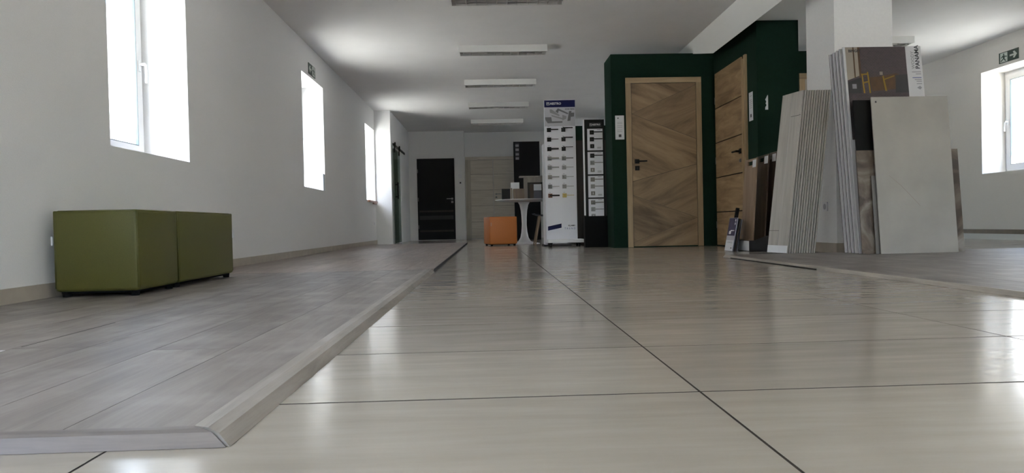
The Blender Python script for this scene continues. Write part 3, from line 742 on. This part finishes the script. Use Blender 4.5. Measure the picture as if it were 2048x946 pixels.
# things on the window sills
tag(obj('foam_block', bx(XL - 0.275, XL - 0.005, 8.51, 8.585, ZS + 0.001, ZS + 0.205), 'foam'), 'white foam block on the sill of the middle left window', 'foam block')
tag(obj('sill_board', MB().box(XL - 0.05, XL + 0.045, 11.55, 12.35, ZS - 0.03, ZS - 0.002).box(XL + 0.001, XL + 0.03, 12.05, 12.35, ZS - 0.055, ZS - 0.03), 'sill_wood'), 'reddish wooden sill board under the farthest left window', 'sill board')

# ------------------------------------------------------------------ round table with samples, chair
tb = thing('round_table', 'round white pedestal table carrying material samples', 'table', (0.56, 10.8, 0))
obj('tabletop', MB().lathe([(0, 0.660), (0.30, 0.662), (0.43, 0.676), (0.45, 0.686), (0.445, 0.692), (0, 0.692)], 64), 'white_lacquer', tb, smooth=False)
obj('pedestal', MB().lathe([(0.24, 0.0), (0.24, 0.008), (0.19, 0.016), (0.10, 0.040), (0.064, 0.10), (0.046, 0.19), (0.038, 0.30), (0.041, 0.42), (0.050, 0.52), (0.068, 0.61), (0.095, 0.655), (0, 0.659)], 40), 'white_lacquer', tb, smooth=True)
ZTB = 0.693
def sample(name, label, x0, x1, y0, y1, h, m, z=ZTB):
    return tag(obj(name, bx(0, x1 - x0, 0, y1 - y0, 0, h), m, None, (x0, y0, z)), label, 'sample', 'material samples on the round table')
sample('colour_sample', 'black board sample at the left end of the round table', 0.215, 0.345, 10.62, 10.64, 0.165, 'black')
sample('colour_sample', 'walnut brown board sample in the middle of the round table', 0.395, 0.565, 10.66, 10.70, 0.165, 'sample_brown')
sample('colour_sample', 'pale oak strip sample beside the black one on the round table', 0.352, 0.378, 10.64, 10.66, 0.175, 'sample_pale')
sample('white_card', 'white card standing above the small samples on the round table', 0.358, 0.492, 10.702, 10.706, 0.265, 'white_card')
ds = thing('door_corner_sample', 'pale door frame corner sample standing on the round table', 'sample', (0.74, 10.78, ZTB))
obj('top_board', bx(-0.245, 0.16, -0.10, 0.10, 0.345, 0.362), 'sample_pale', ds)
obj('upright', bx(-0.175, -0.120, -0.05, 0.05, 0.0, 0.345), 'sample_pale', ds)
obj('upright', bx(0.13, 0.15, -0.05, 0.05, 0.0, 0.345), 'sample_pale', ds)
obj('cross_piece', bx(-0.119, 0.129, -0.04, 0.04, 0.265, 0.344), 'sample_pale', ds)
obj('inner_frame', MB().box(-0.118, -0.085, -0.03, 0.03, 0.0, 0.264).box(-0.084, 0.129, -0.03, 0.03, 0.235, 0.264), 'dark_walnut', ds)
obj('back_panel', bx(-0.084, 0.129, 0.02, 0.03, 0.0, 0.234), 'sample_dark', ds)
sc_ = thing('leaflet_holder', 'white and grey leaflet box inside the door frame sample', 'leaflet box', (0.775, 10.70, ZTB))
obj('lower_half', bx(-0.06, 0.06, 0, 0.02, 0.0, 0.135), 'plastic_grey', sc_)
obj('upper_half', bx(-0.06, 0.06, 0, 0.02, 0.136, 0.232), 'white_card', sc_)

ch = thing('shell_chair', 'dark grey shell chair half hidden behind the white handle stand', 'chair', (0.90, 10.25, 0), (0, 0, 0))
sh = MB()
N = 14
prof = []
grid = []
for i in range(N + 1):
    u = i / N
    row = []
    for j in range(9):
        v = j / 8 * 2 - 1
        if u < 0.6:
            x = -0.24 + u / 0.6 * 0.42; z = 0.435 + 0.022 * v * v - 0.018 * math.sin(u / 0.6 * PI) + (0.012 if u < 0.05 else 0)
        else:
            q = (u - 0.6) / 0.4; x = 0.18 + 0.05 * q + 0.03 * math.sin(q * PI / 2); z = 0.437 + 0.03 * v * v + 0.26 * q
        wv = 0.22 * (1 - 0.25 * abs(u - 0.5))
        row.append(sh.bm.verts.new((x, v * wv, z)))
    grid.append(row)
for i in range(N):
    for j in range(8): sh.bm.faces.new([grid[i][j], grid[i+1][j], grid[i+1][j+1], grid[i][j+1]])
bmesh.ops.solidify(sh.bm, geom=list(sh.bm.faces), thickness=0.014)
obj('seat_shell', sh, 'plastic_grey', ch, smooth=True)
for a in (-1, 1):
    for c in (-1, 1):
        obj('leg', MB().tube([(a * 0.12 - 0.02, c * 0.11, 0.425), (a * 0.20 - 0.02, c * 0.19, 0.0)], 0.015, 8, 0.010), 'sample_oak', ch, smooth=True)

# ------------------------------------------------------------------ planks leaning on the left face of the column
def lean_x(name, label, cat, loc, t, w, h, ang, m, yaw=0.0, group=None):
    """board standing on loc (near lower left corner), face to -x, top leaning to +x"""
    o = thing(name, label, cat, loc, (0, ang, yaw), group)
    return o
PL_ANG = math.radians(7.6); PL_H = 1.345; PL_W = 0.258
ordn = ['front', 'second', 'third', 'fourth', 'fifth', 'sixth', 'seventh', 'eighth', 'ninth', 'tenth', 'eleventh', 'twelfth']
pitch = 0.0205
x_first, y_near = 2.425, 5.545
bm_core = bx(0.0015, 0.0115, 0, PL_W, 0, PL_H).mesh('core', 'board_oak')
bm_gap = bx(0.0116, 0.0150, 0.002, PL_W - 0.002, 0.002, PL_H - 0.002).mesh('backing', 'dark_gap')  # dark sheet stands in for the shaded gap between boards
for i in range(12):
    lb = ('front pale oak laminate board with a white foot label, leaning on the column' if i == 0 else
          '%s board from the left in the stack of thin oak boards leaning on the column' % ordn[i] if i < 11 else
          'last board of the thin oak stack, nearest the white column')
    o = lean_x('laminate_board', lb, 'board', (x_first + i * pitch, y_near + 0.002 * (i % 3), LAM + 0.002), 0.012, PL_W, PL_H, PL_ANG, 'board_oak', 0.235, 'oak boards leaning on the column')
    put('core', bm_core, o); put('backing', bm_gap, o)
    if i == 0:
        obj('foot_label', bx(-0.0012, 0.0015, 0.002, PL_W - 0.002, 0.002, 0.062), 'white_card', o)
        for a, c, z in ((0.0, 0.12, 1.14), (0.13, PL_W, 0.185)):
            obj('joint_line', bx(0.0008, 0.0016, a, c, z, z + 0.003), 'dark_gap', o)
        obj('joint_line', bx(0.0008, 0.0016, 0.128, 0.130, 0, PL_H), 'grey_edge', o)

# ------------------------------------------------------------------ tiles and boards leaning on the front of the column
def lean_y(name, label, cat, x0, w, y_front, z0, h, t, ang, m, group=None, em='grey_edge', part='slab'):
    o = thing(name, label, cat, (x0, y_front, z0 + t * math.sin(ang)), (-ang, 0, 0), group)
    obj(part, bx(0, w, 0, t, 0, h), m, o)
    return o
Z0 = LAM + 0.0006
g = 'tiles and boards leaning on the front of the column'
big = lean_y('floor_tile_sample', 'large pale grey tile at the front, leaning on the column', 'tile', 2.968, 0.600, 5.125, Z0, 1.210, 0.010, math.radians(5.3), 'pale_tile', g)
obj('print_mark', bx(0.028, 0.040, -0.0008, 0, 1.165, 1.178), 'dark_grey', big)
obj('vein', MB().prism([(0.10, 0.60), (0.19, 0.52), (0.27, 0.43), (0.33, 0.36), (0.328, 0.357), (0.268, 0.426), (0.188, 0.516), (0.099, 0.597)], 'y', -0.0003, 0.0), 'tile_vein', big)
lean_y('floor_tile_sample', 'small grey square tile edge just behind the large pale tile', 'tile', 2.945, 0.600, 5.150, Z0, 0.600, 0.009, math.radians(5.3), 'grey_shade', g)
lean_y('floor_tile_sample', 'square brown and grey marble tile sticking out both sides of the pale tile', 'tile', 2.850, 0.800, 5.172, Z0, 0.800, 0.010, math.radians(5.3), 'brown_marble', g)
lean_y('floor_tile_sample', 'dark tile of medium height behind the marble tile', 'tile', 2.868, 0.600, 5.200, Z0, 1.200, 0.010, math.radians(5.3), 'black', g)
ANG2 = math.radians(7.3); PH = 1.66
poster = None
order2 = ['frontmost', 'second', 'third', 'fourth', 'fifth']
for i in range(5):
    if i == 0:
        o = lean_y('poster_board', 'tall poster board with a cafe photo and the word PANAMA', 'board', 2.868, 0.632, 5.245, Z0, PH, 0.012, ANG2, 'white_board', None, part='board')
        poster = o
        continue
    lb = '%s tall white board behind the poster board, seen by its left edge' % ('first', 'second', 'third', 'last')[i - 1]
    o = lean_y('white_board', lb, 'board', 2.868 - 0.003 * i, 0.632, 5.245 + 0.046 * i, Z0, PH - 0.004 * i, 0.018, ANG2, 'white_board', 'tall white boards behind the poster', part='board')
    obj('backing', bx(0.001, 0.631, 0.0182, 0.026, 0.003, PH - 0.012), 'dark_gap', o)  # dark sheet painted in as the shaded gap to the next board
# print on the poster
pr = obj('print', bx(0.016, 0.505, -0.001, 0.0, 0.90, PH - 0.004), 'print_brick', poster)
def pp_(pts, m, d): return obj('print_shape', MB().prism([(0.016 + 0.489 * a, PH - 0.004 - 0.38 * b) for a, b in pts], 'y', -0.001 - 0.0004 * d, -0.001), m, pr)
pp_([(0.0, 0), (0.20, 0), (0.20, 0.62), (0.0, 0.72)], 'cream_print', 1)
pp_([(0.12, 0), (0.14, 0), (0.14, 0.66), (0.12, 0.67)], 'brown_print', 2)
pp_([(0.20, 0), (0.235, 0), (0.235, 0.66), (0.20, 0.67)], 'brown_print', 1)
pp_([(0.0, 0.76), (0.22, 0.66), (0.22, 1.0), (0.0, 1.0)], 'dark_print', 1)
pp_([(0.07, 0.80), (0.14, 0.80), (0.14, 0.90), (0.07, 0.90)], 'grey_ink', 2)
pp_([(0.36, 0.66), (0.58, 0.64), (0.80, 0.58), (0.86, 0.60), (0.80, 0.92), (0.40, 0.96)], 'brown_print', 1)
pp_([(0.80, 0.62), (1.0, 0.60), (1.0, 1.0), (0.78, 1.0)], 'dark_print', 2)
pp_([(0.54, 0.54), (0.59, 0.54), (0.59, 0.61), (0.54, 0.61)], 'cream_print', 2)
for q in ([(0.23, 0.58), (0.35, 0.57), (0.35, 0.60), (0.23, 0.61)], [(0.235, 0.60), (0.255, 0.60), (0.275, 1.0), (0.25, 1.0)], [(0.33, 0.54), (0.35, 0.54), (0.37, 1.0), (0.345, 1.0)],
          [(0.26, 0.76), (0.36, 0.73), (0.36, 0.76), (0.26, 0.79)], [(0.58, 0.64), (0.60, 0.62), (0.64, 0.96), (0.61, 0.96)], [(0.60, 0.70), (0.78, 0.62), (0.78, 0.645), (0.60, 0.725)]):
    pp_(q, 'yellow_print', 3)
text('lettering', 'BINGET', 0.030, 'ink', pr, (0.040, -0.0016, PH - 0.036), tr, bold=0.001)
tr90 = (PI / 2, -PI / 2, 0)
text('lettering', 'PANAMA', 0.048, 'ink', poster, (0.597, -0.0004, PH - 0.190), tr90, bold=0.0012)
text('lettering', 'WOODY', 0.036, 'grey_ink', poster, (0.560, -0.0004, PH - 0.190), tr90, bold=0.0006)
for k, (a, z) in enumerate(((0.545, 0.215), (0.575, 0.232), (0.545, 0.262), (0.562, 0.278), (0.575, 0.292), (0.575, 0.312))):
    obj('print_line', bx(a, 0.618, -0.0006, 0, PH - z - 0.003, PH - z + 0.003), 'blue_ink' if k == 2 else 'grey_ink', poster)
obj('print_mark', MB().prism([(0.575, PH - 0.345), (0.60, PH - 0.33), (0.615, PH - 0.345), (0.60, PH - 0.36)], 'y', -0.0006, 0), 'grey_ink', poster)
obj('print_mark', bx(0.02, 0.10, -0.0008, 0, 0.92, 1.14), 'black', poster)

# ------------------------------------------------------------------ rack of brown sample boards
rk = thing('sample_box', 'dark grey cardboard display box with a white label at the foot of the brown boards', 'display box', (2.445, 6.40, 0))
bxm = MB().prism([(0.0, 0.0), (0.36, 0.0), (0.36, 0.165), (0.16, 0.145), (0.05, 0.105), (0.0, 0.105)], 'y', 0.0, 0.008)
bxm.prism([(0.0, 0.0), (0.36, 0.0), (0.36, 0.165), (0.16, 0.145), (0.05, 0.105), (0.0, 0.105)], 'y', 0.342, 0.350)
bxm.box(0, 0.008, 0.008, 0.342, 0, 0.105).box(0.008, 0.352, 0.008, 0.342, 0, 0.012).box(0.352, 0.36, 0.008, 0.342, 0, 0.165)
obj('box', bxm, 'dark_grey', rk)
obj('label', bx(-0.0015, 0.0, 0.010, 0.335, 0.006, 0.100), 'white_card', rk)
def slotted_board(label, x, h, m, ang, lab_h):
    o = thing('sample_board', label, 'board', (x, 6.425, 0.0135), (0, ang, 0), 'brown sample boards in the box')
    w, t = 0.30, 0.012
    b = MB().box(0, t, 0, w, 0, h - 0.062).box(0, t, 0, 0.085, h - 0.062, h - 0.022).box(0, t, 0.215, w, h - 0.062, h - 0.022).box(0, t, 0, w, h - 0.022, h)
    obj('board', b, m, o)
    obj('label', bx(-0.0012, 0, 0.012, 0.095, h - 0.085, h - 0.014), 'white_card', o)
    return o
slotted_board('front brown oak sample board with a grip slot and white label', 2.478, 0.872, 'sample_oak', math.radians(4.0), 0)
slotted_board('middle dark brown sample board with a white label in the box', 2.590, 0.905, 'sample_dark', math.radians(4.0), 0)
slotted_board('last pale brown sample board of the box, beside the grey planks', 2.665, 0.925, 'sample_dark', math.radians(4.0), 0)
cov = tag(obj('backing_board', bx(0, 0.010, 0, 0.29, 0, 0.94), 'sample_pale', None, (2.718, 6.43, 0.0135), (0, math.radians(4.0), 0)), 'pale backing board behind the brown sample boards', 'board')
# small leaning sample book
bk = thing('sample_book', 'small sample book with a purple room picture leaning before the brown boards', 'sample book', (2.315, 6.50, 0.003), (0, math.radians(10.5), 0))
obj('cover', bx(0, 0.006, 0, 0.215, 0, 0.325), 'print_grey', bk)
for i in range(3): obj('leaf', bx(0.010 + i * 0.017, 0.018 + i * 0.017, 0.004, 0.215, 0.0, 0.320 - 0.002 * i), ('dark_grey', 'sample_dark', 'plastic_grey')[i], bk)
obj('picture', bx(-0.0008, 0.0, 0.004, 0.211, 0.150, 0.322), 'purple_print', bk)
pc = obj('picture_detail', bx(-0.0014, -0.0008, 0.03, 0.13, 0.195, 0.205), 'white_card', bk)
for z in (0.305, 0.272): obj('badge', MB().tube([(-0.0016, 0.035, z - 0.005), (-0.0008, 0.035, z - 0.005)], 0.013, 14), 'white_card', bk)
obj('picture_detail', bx(-0.0014, -0.0008, 0.115, 0.165, 0.165, 0.195), 'white_card', bk)
obj('white_label', bx(-0.0010, 0.0, 0.004, 0.211, 0.004, 0.105), 'white_card', bk)
for z in (0.088, 0.078): obj('print_line', bx(-0.0015, -0.0010, 0.03, 0.17, z, z + 0.003), 'grey_ink', bk)
obj('print_mark', bx(-0.0015, -0.0010, 0.03, 0.06, 0.025, 0.035), 'ink', bk)
obj('strap', bx(0.012, 0.040, 0.10, 0.13, 0.318, 0.425), 'black_matte', bk)

tag(obj('paper_scrap', bx(-1.225, -1.195, 1.70, 1.735, LAM + 0.0006, LAM + 0.0012), 'white_card'), 'tiny white paper scrap lying on the laminate at the left edge', 'paper scrap')
